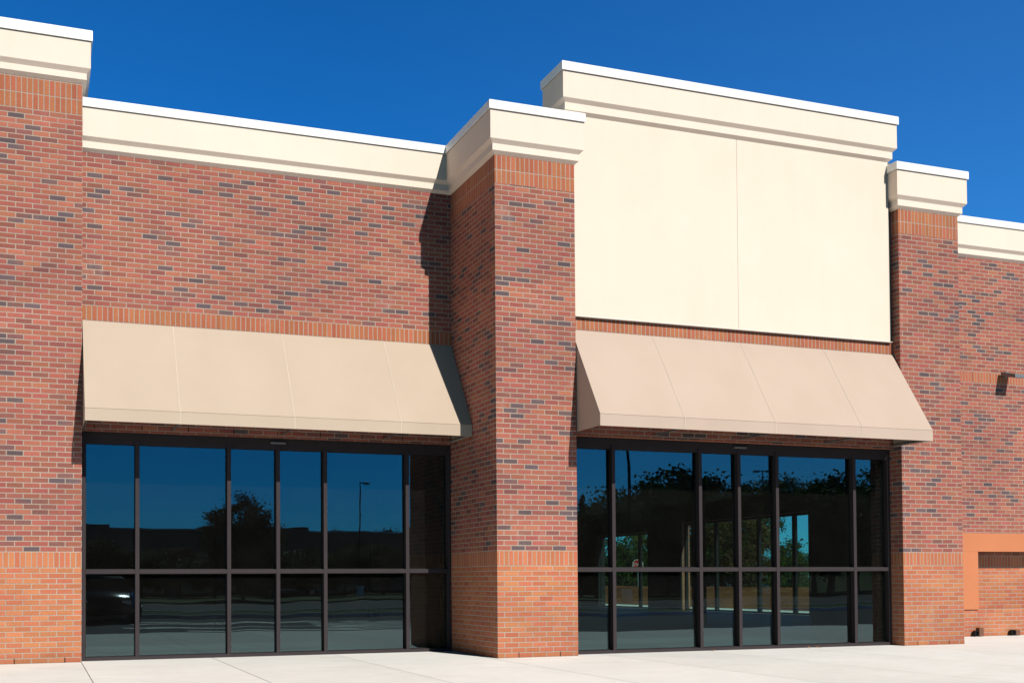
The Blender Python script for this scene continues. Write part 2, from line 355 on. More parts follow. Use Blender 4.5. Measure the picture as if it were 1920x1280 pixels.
# ------------------------------------------------------------------ mesh helpers
class MB:
    def __init__(s): s.bm = bmesh.new()
    def box(s, x0, x1, y0, y1, z0, z1, bev=0):
        vs = [s.bm.verts.new(c) for c in ((x0,y0,z0),(x1,y0,z0),(x1,y1,z0),(x0,y1,z0),(x0,y0,z1),(x1,y0,z1),(x1,y1,z1),(x0,y1,z1))]
        fs = [s.bm.faces.new([vs[i] for i in q]) for q in ((0,1,5,4),(1,2,6,5),(2,3,7,6),(3,0,4,7),(4,5,6,7),(3,2,1,0))]
        if bev:
            es = list({e for f in fs for e in f.edges})
            bmesh.ops.bevel(s.bm, geom=es, offset=bev, segments=2, affect='EDGES', profile=.7)
        return s
    def poly(s, pts):
        s.bm.faces.new([s.bm.verts.new(p) for p in pts]); return s
    def tube(s, p0, p1, r0, r1=None, n=10, cap=True):
        r1 = r0 if r1 is None else r1
        p0, p1 = Vector(p0), Vector(p1); d = (p1-p0).normalized()
        a = d.orthogonal().normalized(); b = d.cross(a)
        A = [s.bm.verts.new(p0+(a*math.cos(t)+b*math.sin(t))*r0) for t in [i*2*math.pi/n for i in range(n)]]
        B = [s.bm.verts.new(p1+(a*math.cos(t)+b*math.sin(t))*r1) for t in [i*2*math.pi/n for i in range(n)]]
        for i in range(n): s.bm.faces.new((A[i], A[(i+1)%n], B[(i+1)%n], B[i]))
        if cap: s.bm.faces.new(A[::-1]); s.bm.faces.new(B)
        return s
    def lathe(s, prof, origin=(0,0,0), axis='Z', n=20):
        rings = []
        for r, h in prof:
            ring = []
            for i in range(n):
                t = i*2*math.pi/n; c, sn = r*math.cos(t), r*math.sin(t)
                p = {'Z': (c, sn, h), 'Y': (c, h, sn), 'X': (h, c, sn)}[axis]
                ring.append(s.bm.verts.new(Vector(origin)+Vector(p)))
            rings.append(ring)
        for a, b in zip(rings, rings[1:]):
            for i in range(n): s.bm.faces.new((a[i], a[(i+1)%n], b[(i+1)%n], b[i]))
        s.bm.faces.new(rings[0][::-1]); s.bm.faces.new(rings[-1]); return s
    def build(s, name, mat, parent=None, smooth=False, recalc=True):
        if recalc: bmesh.ops.recalc_face_normals(s.bm, faces=s.bm.faces[:])
        me = bpy.data.meshes.new(name); s.bm.to_mesh(me); s.bm.free()
        me.materials.append(mat)
        if smooth:
            for p in me.polygons: p.use_smooth = True
        o = bpy.data.objects.new(name, me); col.objects.link(o)
        if parent: o.parent = parent
        return o

def tag(o, label=None, cat=None, group=None, kind=None):
    if label: o['label'] = label
    if cat: o['category'] = cat
    if group: o['group'] = group
    if kind: o['kind'] = kind
    return o
def empty(name, loc=(0,0,0), label=None, cat=None, group=None):
    o = bpy.data.objects.new(name, None); o.location = loc; o.empty_display_size = .3; col.objects.link(o)
    return tag(o, label, cat, group)
def kids(o): return [c for c in bpy.data.objects if c.parent == o]
def copy_tree(o, parent=None):
    c = o.copy(); col.objects.link(c); c.parent = parent
    for ch in kids(o): copy_tree(ch, c)
    return c

def sweep(name, path, prof, mat, parent, closed=False, outward=1):
    """mitred moulding: path of (x, y) with the outside on the right hand, prof of (offset, z)"""
    n = len(path); pts = [Vector(p) for p in path]; rows = []
    for i, p in enumerate(pts):
        a = pts[i-1] if (closed or i > 0) else None
        b = pts[(i+1) % n] if (closed or i < n-1) else None
        nr = []
        if a is not None: d = (p-a).normalized(); nr.append(Vector((d.y, -d.x)))
        if b is not None: d = (b-p).normalized(); nr.append(Vector((d.y, -d.x)))
        if len(nr) == 2:
            mvec = (nr[0]+nr[1]); mvec = mvec/ (mvec.dot(nr[0]))
        else: mvec = nr[0]
        rows.append([(p.x+mvec.x*o, p.y+mvec.y*o, z) for o, z in prof])
    bm = bmesh.new(); V = [[bm.verts.new(c) for c in r] for r in rows]
    rng = range(n) if closed else range(n-1)
    for i in rng:
        j = (i+1) % n
        for k in range(len(prof)-1): bm.faces.new((V[i][k], V[j][k], V[j][k+1], V[i][k+1]))
        bm.faces.new((V[i][-1], V[j][-1], V[j][0], V[i][0]))
    if not closed:
        bm.faces.new(V[0][::-1]); bm.faces.new(V[-1])
    s = MB(); s.bm.free(); s.bm = bm
    return s.build(name, mat, parent)

def cornice(path, z0, zl, zc, zu, zt, mat, parent, closed=False, o1=.050, o2=.098, o3=.120, back=.18):
    """lower band z0..zl, cove zl..zc, upper band zc..zu, metal coping zu..zt"""
    e = .004
    sweep('cornice', path, [(-back, z0), (.002, z0), (o1, z0+.040), (o1, zl-.002), (o2-.003, zc-.002), (o2, zc+.002), (o2, zu), (-back, zu)], mat, parent, closed)
    sweep('coping', path, [(o2+.0015, zu-.004), (o3-.003, zu-.010), (o3, zu-.006), (o3, zt-.008), (o3-.006, zt), (-back-.02, zt+.012), (-back-.02, zu+e), (o2-.01, zu+e)], M['cap'], parent, closed)

# ------------------------------------------------------------------ dimensions
D = 1.656                      # main wall plane
XA, XB, XC, XD = 5.187, 6.368, 11.902, 13.068
YP1 = 1.507
RW = .155                      # brick plane of the right bay
H0 = 3.015                     # head of the openings
XE, YN = 20.0, 26.0            # east corner and north side
B = empty('store_building', (0, 0, 0), 'red brick shop building with cream stepped cornices and two dark glazed bays', 'building')

# walls
MB().box(-3.2, .0, YP1, 2.1, 0, 7.56).build('pier', M['pier1'], B)
MB().box(XA, XB, 0, 2.05, 0, 6.73).build('pier', M['pier2'], B)
MB().box(XC, XD, 0, 2.05, 0, 6.73).build('pier', M['pier3'], B)
MB().box(.0+.001, XA-.001, D, D+.3, H0, 6.73).build('wall', M['wallL'], B)
MB().box(-14, -3.201, D, D+.3, 0, 6.73).build('wall', M['wallL'], B)
MB().box(XB+.001, XC-.001, RW, RW+.3, H0, 4.672).build('wall', M['wallR'], B)
# far wall with the orange framed niche (x 13.3 .. 18.2, z .45 .. 1.49)
NX0, NX1, NZ0, NZ1 = 15.05, 18.3, .47, 1.487
s = MB()
s.box(XD+.001, NX0, D, D+.3, 0, 6.73); s.box(NX0+.001, NX1-.001, D+.001, D+.3, 0, NZ0); s.box(NX0+.001, NX1-.001, D+.001, D+.3, NZ1, 6.73)
s.box(NX1, XE-.3, D, D+.3, 0, 6.73); s.box(NX0-.1, NX1+.1, D+.362, D+.5, .2, 1.8)
s.build('wall', M['wallE'], B)
MB().box(NX0+.006, NX1-.006, D-.004, D+.355, NZ0-.06, NZ0+.006).build('niche_sill', M['baseb'], B)
s = MB(); s.box(NX0-.34, NX1+.34, D-.03, D+.36, NZ1, 1.81, .004); s.box(NX0-.34, NX0+.004, D-.03, D+.36, NZ0+.003, NZ1-.001, .004); s.box(NX1-.004, NX1+.34, D-.03, D+.36, NZ0+.003, NZ1-.001, .004)
fr = s.build('niche_frame', M['orange'], B); fr['label'] = 'smooth orange painted frame around the brick niche'
# side and rear walls
MB().box(-14.3, -14, D, YN, 0, 6.73).build('wall', M['wallE'], B)
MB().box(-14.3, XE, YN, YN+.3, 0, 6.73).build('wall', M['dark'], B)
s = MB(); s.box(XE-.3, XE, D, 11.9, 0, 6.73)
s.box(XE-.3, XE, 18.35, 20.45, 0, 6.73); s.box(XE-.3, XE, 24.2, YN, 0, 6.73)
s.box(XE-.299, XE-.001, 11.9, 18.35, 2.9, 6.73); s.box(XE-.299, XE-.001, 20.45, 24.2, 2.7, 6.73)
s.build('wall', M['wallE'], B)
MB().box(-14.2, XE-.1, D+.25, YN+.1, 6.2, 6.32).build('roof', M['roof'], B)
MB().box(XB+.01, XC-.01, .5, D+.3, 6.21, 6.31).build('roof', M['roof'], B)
MB().box(XE-.302, XE-.001, 24.165, 24.199, .01, 2.69).build('reveal_dark_strip', M['gasket'], B)  # black strip added to darken the sunlit reveal of the far opening
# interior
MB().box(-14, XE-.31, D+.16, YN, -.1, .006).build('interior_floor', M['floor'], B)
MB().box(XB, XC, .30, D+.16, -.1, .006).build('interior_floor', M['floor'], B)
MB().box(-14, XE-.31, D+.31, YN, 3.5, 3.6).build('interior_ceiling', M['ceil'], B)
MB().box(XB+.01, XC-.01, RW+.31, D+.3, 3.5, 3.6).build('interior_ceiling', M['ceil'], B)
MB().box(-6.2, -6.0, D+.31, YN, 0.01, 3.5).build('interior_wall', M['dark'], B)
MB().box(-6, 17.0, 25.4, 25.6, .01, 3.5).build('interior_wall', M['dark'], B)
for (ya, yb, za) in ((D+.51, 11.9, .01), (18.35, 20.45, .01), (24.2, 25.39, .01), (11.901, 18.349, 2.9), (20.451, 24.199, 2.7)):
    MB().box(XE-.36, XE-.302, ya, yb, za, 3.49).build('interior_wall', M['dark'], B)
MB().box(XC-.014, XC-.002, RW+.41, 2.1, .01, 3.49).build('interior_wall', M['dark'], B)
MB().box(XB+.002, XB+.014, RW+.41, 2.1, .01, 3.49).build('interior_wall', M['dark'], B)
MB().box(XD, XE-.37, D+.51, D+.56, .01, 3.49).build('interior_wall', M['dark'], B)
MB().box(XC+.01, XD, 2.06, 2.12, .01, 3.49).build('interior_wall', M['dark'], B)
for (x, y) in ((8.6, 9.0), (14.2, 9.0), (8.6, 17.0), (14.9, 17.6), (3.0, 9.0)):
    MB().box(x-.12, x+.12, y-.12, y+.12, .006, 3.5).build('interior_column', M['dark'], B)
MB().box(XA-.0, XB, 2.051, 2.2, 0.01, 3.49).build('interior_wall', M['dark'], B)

# stucco box above the right bay
BX0, BX1, BY0, BY1 = 6.31, 11.805, .10, .55
JX = 9.06
s = MB(); s.box(BX0, JX-.005, BY0, BY1, 4.655, 7.46); s.box(JX+.005, BX1, BY0, BY1, 4.655, 7.46)
s.box(JX-.0049, JX+.0049, BY0+.005, BY1-.02, 4.66, 7.45)
s.box(BX0+.01, BX1-.01, BY0+.02, BY1-.01, 7.461, 7.95)
s.build('stucco_panel', M['stucco'], B)
MB().box(XB-.03, BX1+.045, BY0-.004, BY0+.05, 4.648, 4.6545).build('drip_trim', M['cap'], B)
MB().box(BX1+.002, XC-.004, BY0+.06, BY1, 4.675, 7.46).build('flashing', M['flash'], B)
MB().box(BX1-.2, XC-.002, BY0+.35, D+.3, 4.675, 6.9).build('flashing', M['flash'], B)

# cornices
cornice([(-3.2, 4.0), (-3.2, YP1), (0, YP1), (0, 4.2)], 7.525, 7.65, 7.70, 8.066, 8.195, M['stucco2'], B)
cornice([(0.003, D), (XA, D), (XA, 0), (XB, 0), (XB, .6)], 6.695, 6.825, 6.872, 7.265, 7.375, M['stucco2'], B)
cornice([(-14, D), (-3.203, D)], 6.695, 6.825, 6.872, 7.265, 7.375, M['stucco2'], B)
cornice([(XC, 2.0), (XC, 0), (XD, 0), (XD, D), (XE, D), (XE, YN)], 6.685, 6.82, 6.868, 7.262, 7.375, M['stucco2'], B)
cornice([(BX0, BY1), (BX0, BY0), (BX1, BY0), (BX1, BY1)], 7.43, 7.575, 7.62, 7.995, 8.11, M['stucco2'], B, closed=True)
MB().box(BX0-.05, BX1+.05, BY0-.04, BY1+.04, 8.02, 8.1).build('parapet_top', M['cap'], B)
MB().box(-3.15, -.02, YP1+.1, 4.1, 7.5, 8.1).build('parapet_top', M['roof'], B)
MB().box(XA+.02, XB-.02, .1, 2.0, 6.735, 7.3).build('parapet_top', M['roof'], B)
MB().box(XC+.02, XD-.02, .1, 2.0, 6.735, 7.3).build('parapet_top', M['roof'], B)

# ------------------------------------------------------------------ storefront windows
prnd = random.Random(12)
def storefront(x0, x1, cs, yf, sensor, label):
    dp, w_, zt0, zt1, zh = .145, .052, 1.140, 1.198, 2.862
    yg = yf+.088
    f = empty('storefront_window', ((x0+x1)/2, yf, 0)); f.parent = B; f['label'] = label
    for xa, xb in ((x0+.006, x0+w_), (x1-w_, x1-.006)): MB().box(xa, xb, yf, yf+dp, .0, H0-.004, .002).build('jamb', M['bronze'], f)
    s = MB(); s.box(x0+w_+.001, x1-w_-.001, yf+.002, yf+dp-.002, zh+.055, H0-.006, .002)
    s.box(x0+w_+.001, x1-w_-.001, yf+.018, yf+dp-.003, zh, zh+.0545, .002)
    s.build('header', M['bronze'], f)
    s = MB(); s.box(x0+w_+.001, x1-w_-.001, yf-.006, yf+dp, .0, .046, .003); s.build('sill', M['bronze'], f)
    for c in cs:
        MB().box(c-w_/2, c+w_/2, yf+.001, yf+dp, .0465, zh+.056, .002).build('mullion', M['bronze'], f)
    ed = [x0+w_/2] + list(cs) + [x1-w_/2]
    for a, b in zip(ed, ed[1:]):
        xa, xb = a+w_/2+.001, b-w_/2-.001
        MB().box(xa, xb, yf+.004, yf+dp-.004, zt0, zt1, .002).build('transom', M['bronze'], f)
        g_ = MB()
        for (za, zb) in ((.047, zt0-.001), (zt1+.001, zh-.001)):
            t = .007
            g_.box(xa, xa+t, yg-.010, yg+.010, za, zb); g_.box(xb-t, xb, yg-.010, yg+.010, za, zb)
            g_.box(xa+t, xb-t, yg-.010, yg+.010, za, za+t); g_.box(xa+t, xb-t, yg-.010, yg+.010, zb-t, zb)
        g_.build('gasket', M['gasket'], f)
        for (za, zb) in ((.05, zt0-.004), (zt1+.004, zh-.004)):
            tx, tz = prnd.uniform(-.0011, .0011)*(xb-xa)/2, prnd.uniform(-.0008, .0008)*(zb-za)/2
            MB().poly([(xa+.002, yg-tx-tz, za), (xb-.002, yg+tx-tz, za), (xb-.002, yg+tx+tz, zb), (xa+.002, yg-tx+tz, zb)]).build('pane', M['glass'], f, recalc=False)
    MB().box(sensor-.11, sensor+.10, yf-.022, yf-.0005, 2.935, 2.962, .004).build('door_sensor', M['lampm'], f)
    for c in kids(f): c.location = -Vector(f.location)
    return f
storefront(0.004, XA-.004, (.716, 1.936, 2.617, 3.292, 4.511), 1.70, 2.62, 'six-bay dark bronze storefront window left of the centre pier')
storefront(XB+.004, XC-.004, (7.073, 8.488, 9.150, 9.815, 11.222), .25, 9.17, 'six-bay dark bronze storefront window under the cream panel')
# side storefront
def side_window(y0, y1, posts, zh):
    s = MB(); xx = XE-.2
    s.box(xx, xx+.1, y0+.001, y0+.06, .01, zh); s.box(xx, xx+.1, y1-.06, y1-.001, .01, zh)
    s.box(xx, xx+.1, y0+.061, y1-.061, zh-.08, zh); s.box(xx, xx+.1, y0+.061, y1-.061, .01, .06)
    f = s.build('side_window', M['gasket'], B)
    for p in posts: MB().box(xx+.002, xx+.098, p-.06, p+.06, .061, zh-.081).build('mullion', M['gasket'], f)
    ed = [y0] + list(posts) + [y1]
    for a, b in zip(ed, ed[1:]):
        MB().poly([(xx+.05, a+.061, .061), (xx+.05, b-.061, .061), (xx+.05, b-.061, zh-.081), (xx+.05, a+.061, zh-.081)]).build('pane', M['clear'], f, recalc=False)
side_window(11.9, 18.35, (12.75, 14.4, 16.6), 2.9)
side_window(20.45, 24.2, (21.3, 23.2), 2.7)

# ------------------------------------------------------------------ awnings
def awning(x0, x1, yw, fab, seams, label):
    yv = yw-.805; zt, zv, zb = 4.462, 3.197, 3.043
    t = empty('awning', ((x0+x1)/2, yw, 3.04), label, 'awning', 'canvas awnings over the glazed bays')
    def loc(o): o.location = -Vector(t.location); return o
    y1 = yw-.012
    N = 24
    # sloped canopy with a barely visible sag between its ribs
    ribs = [x0] + list(seams) + [x1]
    bm = bmesh.new(); grid = []
    xs = []
    for a, b in zip(ribs, ribs[1:]):
        xs += [a + (b-a)*k/8 for k in range(8)]
    xs.append(x1)
    def sag(x):
        for a, b in zip(ribs, ribs[1:]):
            if a <= x <= b: return math.sin(math.pi*(x-a)/(b-a))
        return 0
    sl = Vector((0, yv-y1, zv-zt)).normalized(); nrm = Vector((0, -abs(sl.z), abs(sl.y)))
    for j in range(9):
        v = j/8
        grid.append([bm.verts.new(Vector((x, y1+(yv-y1)*v, zt+(zv-zt)*v)) - nrm*(.0022*sag(x)*math.sin(math.pi*v))) for x in xs])
    for a, b in zip(grid, grid[1:]):
        for i in range(len(xs)-1): bm.faces.new((a[i], a[i+1], b[i+1], b[i]))
    s = MB(); s.bm.free(); s.bm = bm
    o = loc(s.build('canopy', fab, t))
    md = o.modifiers.new('thick', 'SOLIDIFY'); md.thickness = .004; md.offset = -1
    s = MB(); s.box(x0, x1, yv+.0005, yv+.005, zb, zv-.004); loc(s.build('valance', fab, t))
    s = MB(); s.tube((x0, yv+.004, zb), (x1, yv+.004, zb), .006, n=8); loc(s.build('hem', fab, t))
    for xe, dx in ((x0, .004), (x1, -.004)):
        s = MB()
        P_ = [(y1, zt-.008), (yv+.006, zv-.006), (yv+.006, zb), (y1, zb)]
        a = [s.bm.verts.new((xe+dx*.1, y, z)) for y, z in P_]; b = [s.bm.verts.new((xe+dx, y, z)) for y, z in P_]
        s.bm.faces.new(a); s.bm.faces.new(b[::-1])
        for i in range(4): s.bm.faces.new((a[i], a[(i+1) % 4], b[(i+1) % 4], b[i]))
        loc(s.build('side_panel', fab, t))
    for sx in seams:
        s = MB(); off = nrm*.0035
        a_, b_ = Vector((sx, y1, zt))+off, Vector((sx, yv, zv))+off; hw = Vector((.006, 0, 0))
        s.poly([a_-hw, a_+hw, b_+hw, b_-hw]); s.poly([b_-hw, b_+hw, Vector((sx, yv-.002, zb))+hw, Vector((sx, yv-.002, zb))-hw])
        loc(s.build('seam', M['seamm'], t, recalc=False))
    s = MB()
    for sx in ribs:
        q = min(max(sx, x0+.03), x1-.03)
        s.tube((q, y1, zt-.05), (q, yv+.03, zv-.02), .013, n=8); s.tube((q, y1, zb+.02), (q, yv+.03, zb+.02), .013, n=8)
    s.tube((x0+.02, yv+.03, zv-.02), (x1-.02, yv+.03, zv-.02), .013, n=8); s.tube((x0+.02, yv+.03, zb+.02), (x1-.02, yv+.03, zb+.02), .013, n=8)
    loc(s.build('support_frame', M['steel'], t))
    return t
awning(.010, XA-.006, D, M['fabA'], (1.175, 2.663, 4.143), 'tan sloping canvas awning over the left glazed bay, partly shaded by the pier')
awning(XB+.014, XC-.022, RW-.0, M['fabB'], (7.663, 9.123, 10.60), 'pinkish tan sloping canvas awning below the cream stucco panel')

# ------------------------------------------------------------------ small fittings
t = empty('wall_lamp', (15.74, D, 4.64), 'small grey flood lamp mounted high on the far right brick wall', 'lamp')
s = MB(); s.box(-.12, .12, -.36, -.05, -.03, .035, .012)
for v in s.bm.verts: v.co.z += (v.co.y+.07)*.28
s.build('lamp_head', M['lampm'], t)
s = MB(); s.box(-.045, .045, -.09, -.004, -.05, .045, .008); s.build('bracket', M['lampm'], t)
s = MB(); s.box(-.09, .09, -.34, -.12, -.036, -.0305)
for v in s.bm.verts: v.co.z += (v.co.y+.07)*.28
s.build('lens', M['offwhite'], t)
for i, (x, hh, lab) in enumerate(((14.99, .155, 'taller brown drain spout with dark mouth at the foot of the right wall'), (15.83, .10, 'lower brown drain spout, farther right along the wall foot'))):
    t = empty('drain_spout', (x, D, 0), lab, 'drain spout', 'drain spouts at the wall foot')
    s = MB(); s.box(.02, .12, -.075, -.003, .004, hh, .008); s.build('casing', M['brown'], t)
    s = MB(); s.lathe([(.026, -.02), (.05, -.02), (.05, -.085), (.038, -.085), (.038, -.03)], (-.045, 0, .056), 'Y', 16); s.tube((-.045, -.03, .056), (.04, -.03, .056), .03, n=12); s.build('pipe_mouth', M['black'], t)

# dry leaves at the sills
rnd = random.Random(4)
for i, (x, y, lab) in enumerate(((8.62, .17, 'curled dry leaf by the sill of the right window'), (10.28, .16, 'left leaf of the pair of dry leaves at the right window sill'), (10.42, .13, 'right leaf of the pair of dry leaves at the right window sill'))):
    s = MB(); L = .045
    pts = [(-L, 0, .004), (-L*.3, -L*.45, .012), (L*.5, -L*.4, .016), (L, 0, .008), (L*.4, L*.5, .022), (-L*.4, L*.4, .018)]
    c = s.bm.verts.new((0, 0, .004)); vs = [s.bm.verts.new(p) for p in pts]
    for k in range(6): s.bm.faces.new((c, vs[k], vs[(k+1) % 6]))
    o = s.build('dry_leaf', M['leafdry'], None); o.location = (x, y, .002); o.rotation_euler = (0, 0, rnd.uniform(0, 6))
    tag(o, lab, 'leaf', 'dry leaves on the pavement')

# ------------------------------------------------------------------ ground
YK = -5.7
s = MB(); k0 = -9
for k in range(k0, 16):
    xa, xb = k*1.7+.004, (k+1)*1.7-.004
    s.box(xa, xb, YK+.155, 2.3, -.12, 0.0, .004)
for k in range(k0, 16):
    s.box(k*1.7+.003, (k+1)*1.7-.003, YK, YK+.15, -.3, -.0, .012)
tag(s.build('sidewalk', M['conc']), kind='structure')
tag(MB().box(-15.3, 27.2, YK+.001, 2.3, -.11, -.012).build('sidewalk_joints', M['joint']), kind='structure')
s = MB(); s.box(XE+.02, 22.6, 2.305, 30, -.12, -.002, .004); tag(s.build('side_path', M['conc']), kind='structure')

def gz(x, y):
    t = min(max((y-28)/22, 0), 1); t = t*t*(3-2*t)
    return -.15 - 1.35*t
def sheet(name, mat, xs, ys, dz=0):
    bm = bmesh.new()
    V = [[bm.verts.new((x, y, gz(x, y)+dz)) for x in xs] for y in ys]
    for j in range(len(ys)-1):
        for i in range(len(xs)-1): bm.faces.new((V[j][i], V[j][i+1], V[j+1][i+1], V[j+1][i]))
    s = MB(); s.bm.free(); s.bm = bm
    return tag(s.build(name, mat, None, smooth=True, recalc=False), kind='structure')
ysg = [-1500, -400, -150, -80, -40, -20, -6, 2.4, 20, 28] + [28+2.2*k for k in range(1, 11)] + [60, 90, 200, 1500]
sheet('parking_lot', M['asphalt'], [-1500, -200, -50, -15, 20, 50, 200, 1500], ysg)
sheet('lawn', M['grass'], [31, 36, 60, 140], [4, 20, 28]+[28+2.2*k for k in range(1, 11)]+[60, 90, 130], .03)
def patch(name, mat, x0, x1, y0, y1, dz):
    return tag(MB().box(x0, x1, y0, y1, -.16, -.15+dz).build(name, mat), kind='structure')
patch('verge', M['grass'], -30, 60, -24.0, -19.0, .10)
patch('verge', M['grass'], -30, 90, -72.0, -46.0, .08)
patch('verge_kerb', M['conc'], -30, 60, -18.99, -18.85, .13)
patch('verge_kerb', M['conc'], -30, 60, -24.15, -24.01, .13)
bm = bmesh.new(); rows = []
for k in range(40):
    x = 20 + k*3.2
    rows.append([bm.verts.new((x, y, -.15 + z_*(.8+.2*math.sin(k*.9)))) for y, z_ in ((-76, 0), (-82, 1.6), (-90, 3.4), (-100, 4.6), (-130, 4.8))])
for a, b in zip(rows, rows[1:]):
    for i in range(4): bm.faces.new((a[i], a[i+1], b[i+1], b[i]))
s = MB(); s.bm.free(); s.bm = bm
tag(s.build('grass_bank', M['grass'], None, smooth=True), kind='structure')
# painted marks seen mirrored in the glass
s = MB()
for k in range(6): s.box(6.2+.12*k, 9.2+.12*k, -9.9-.85*k, -9.5-.85*k, -.149, -.146)
s.box(12.4, 12.52, -17.5, -12.5, -.149, -.146)
for (ya, yb, xa, xb) in ((-11.2, -12.2, 2.0, 8.5), (-11.7, -11.9, 1.5, 7.0), (-14.0, -15.3, 1.5, 9.0), (-15.4, -15.1, 2.0, 8.0), (-9.6, -10.1, 2.8, 7.2)):
    n_ = 12
    for i in range(n_):
        t0_, t1_ = i/n_, (i+1)/n_
        y0_ = ya+(yb-ya)*t0_ + .25*math.sin(math.pi*t0_); y1_ = ya+(yb-ya)*t1_ + .25*math.sin(math.pi*t1_)
        x0_, x1_ = xa+(xb-xa)*t0_, xa+(xb-xa)*t1_
        s.poly([(x0_, y0_-.22, -.1455), (x1_, y1_-.22, -.1455), (x1_, y1_+.22, -.1455), (x0_, y0_+.22, -.1455)])
tag(s.build('road_marking', M['paint']), kind='structure')

# orange soil bank beside the building, seen through both panes
bm = bmesh.new(); rs = random.Random(3); rows = []
for k in range(30):
    y = 4 + k*1.1
    rows.append([bm.verts.new((22.75 + .35*a + rs.uniform(-.05, .05), y, -.13 + z_ + rs.uniform(-.04, .04))) for a, z_ in ((0, 0), (1, .16), (3, .42), (6, .72), (9, .84), (14, .80), (22, .72))])
for a, b in zip(rows, rows[1:]):
    for i in range(6): bm.faces.new((a[i], a[i+1], b[i+1], b[i]))
s = MB(); s.bm.free(); s.bm = bm
tag(s.build('soil_bank', M['soil'], None, smooth=True), kind='structure')

# ------------------------------------------------------------------ trees
def tree_mesh(seed, h, rad, base, leafmat, nclump=100, nleaf=190, cone=0.0, ls=.13):
    r = random.Random(seed)
    s = MB()
    top = h*.8
    prev = Vector((0, 0, 0)); pr = .045*h*.55
    limbs = []
    for k in range(1, 6):
        p = Vector((r.uniform(-.1, .1)*k*.4, r.uniform(-.1, .1)*k*.4, top*k/5)); nr_ = pr*.72
        s.tube(prev, p, pr, nr_, n=8, cap=False); 
        if k >= 2: limbs.append((p.copy(), nr_))
        prev, pr = p, nr_
    clumps = []
    for i in range(nclump):
        while True:
            q = Vector((r.uniform(-1, 1), r.uniform(-1, 1), r.uniform(-1, 1)))
            if .25 < q.length < 1: break
        zf = (q.z+1)/2
        taper = 1-cone*zf
        c = Vector((q.x*rad*taper, q.y*rad*taper, base+(h-base)*(.06+.88*zf)))
        clumps.append(c)
    for c in clumps[::4]:
        p, rr = min(limbs, key=lambda l: (l[0]-c).length + (10 if l[0].z > c.z else 0))
        s.tube(p, p.lerp(c, .9), rr*.5, rr*.12, n=5, cap=False)
    wood = s.bm
    bm = bmesh.new()
    for c in clumps:
        cr = rad*r.uniform(.13, .30)
        for _ in range(nleaf):
            d = Vector((r.gauss(0, .5), r.gauss(0, .5), r.gauss(0, .38)))*cr
            p = c+d; sz = ls*r.uniform(.6, 1.3)
            a = Vector((r.gauss(0, 1), r.gauss(0, 1), r.gauss(0, 1))).normalized(); b = a.orthogonal().normalized()
            b = (b + a.cross(b)*r.uniform(-1, 1)).normalized()
            vs = [bm.verts.new(p+a*sz), bm.verts.new(p+b*sz*.55), bm.verts.new(p-a*sz), bm.verts.new(p-b*sz*.55)]
            bm.faces.new(vs)
    mw = bpy.data.meshes.new('trunk'); wood.to_mesh(mw); wood.free(); mw.materials.append(M['bark'])
    mc = bpy.data.meshes.new('crown'); bm.to_mesh(mc); bm.free(); mc.materials.append(leafmat)
    return mw, mc, h
TV = {
 'broad': tree_mesh(1, 9, 3.6, 1.0, M['leafA']),
 'dark': tree_mesh(2, 9, 3.2, .8, M['leafB'], 110, 200),
 'autumn': tree_mesh(3, 9, 2.8, 1.0, M['leafC'], 90, 190),
 'narrow': tree_mesh(4, 9, 1.7, .6, M['leafB'], 80, 180, .75, .10),
 'bright': tree_mesh(5, 6, 2.4, .7, M['leafD'], 80, 180, .2, .08),
}
def tree(kind, x, y, h, label, group, rot=0, wide=1.0, nm='tree'):
    mw, mc, hh = TV[kind]; k = h/hh
    t = empty(nm, (x, y, gz(x, y)-.02), label, 'tree', group); t.scale = (k*wide, k*wide, k); t.rotation_euler = (0, 0, rot)
    for n_, me in (('trunk', mw), ('crown', mc)):
        o = bpy.data.objects.new(n_, me); col.objects.link(o); o.parent = t
    return t
def mirror_pos(px, py, y, yg):
    """a thing seen in the glass plane y=yg at (px, py): where it stands at depth y, and its top"""
    v = f2 + r3*(px-CX)/F - u3*(py-CY)/F; v = v/v.y
    L = (yg-CAM.y)+(yg-y)
    return CAM.x+v.x*L, CAM.z+v.z*L
G = 'trees across the car park mirrored in the glass'
kinds = {'broad': 'broad green tree', 'dark': 'dense dark tree', 'autumn': 'rust tinged autumn tree', 'narrow': 'narrow pointed tree', 'bright': 'bright green tree'}
RT = [(1090, 930, 'narrow', .8, 'mirrored at the left edge of the right window'), (1122, 956, 'dark', 1.3, 'small one mirrored left of the tall lamp post'),
      (1158, 945, 'broad', 1.4, 'mirrored behind the tall lamp post'), (1206, 918, 'dark', 1.5, 'on the rising skyline right of the tall lamp post'),
      (1246, 894, 'broad', 1.5, 'mirrored in the wide left pane of the right window'), (1288, 884, 'dark', 1.5, 'tallest in the wide left pane of the right window'),
      (1352, 884, 'autumn', 1.0, 'mirrored in the left door pane of the right window'), (1402, 906, 'broad', 1.4, 'low one mirrored left of the flat lamp head'),
      (1446, 905, 'dark', 1.0, 'mirrored just under the flat lamp head'), (1484, 886, 'broad', 1.2, 'tall one right of the flat lamp head'),
      (1530, 905, 'autumn', 1.1, 'mirrored in the wide right pane of the right window'), (1560, 896, 'dark', 1.3, 'at the right end of the wide right pane'),
      (1600, 912, 'broad', 1.5, 'mirrored behind the last mullion of the right window'), (1660, 884, 'dark', 1.4, 'tall one mirrored at the right edge of the right window')]
rr = random.Random(8)
for i, (px, py, kd, wd, lab) in enumerate(RT):
    y = -62 - rr.uniform(-4, 6)
    x, z = mirror_pos(px, py, y, .338)
    tree(kd, x, y, (z+.15)*1.05, kinds[kd]+' '+lab, G, rr.uniform(0, 6), wd)
x, z = mirror_pos(452, 918, -52, 1.788)
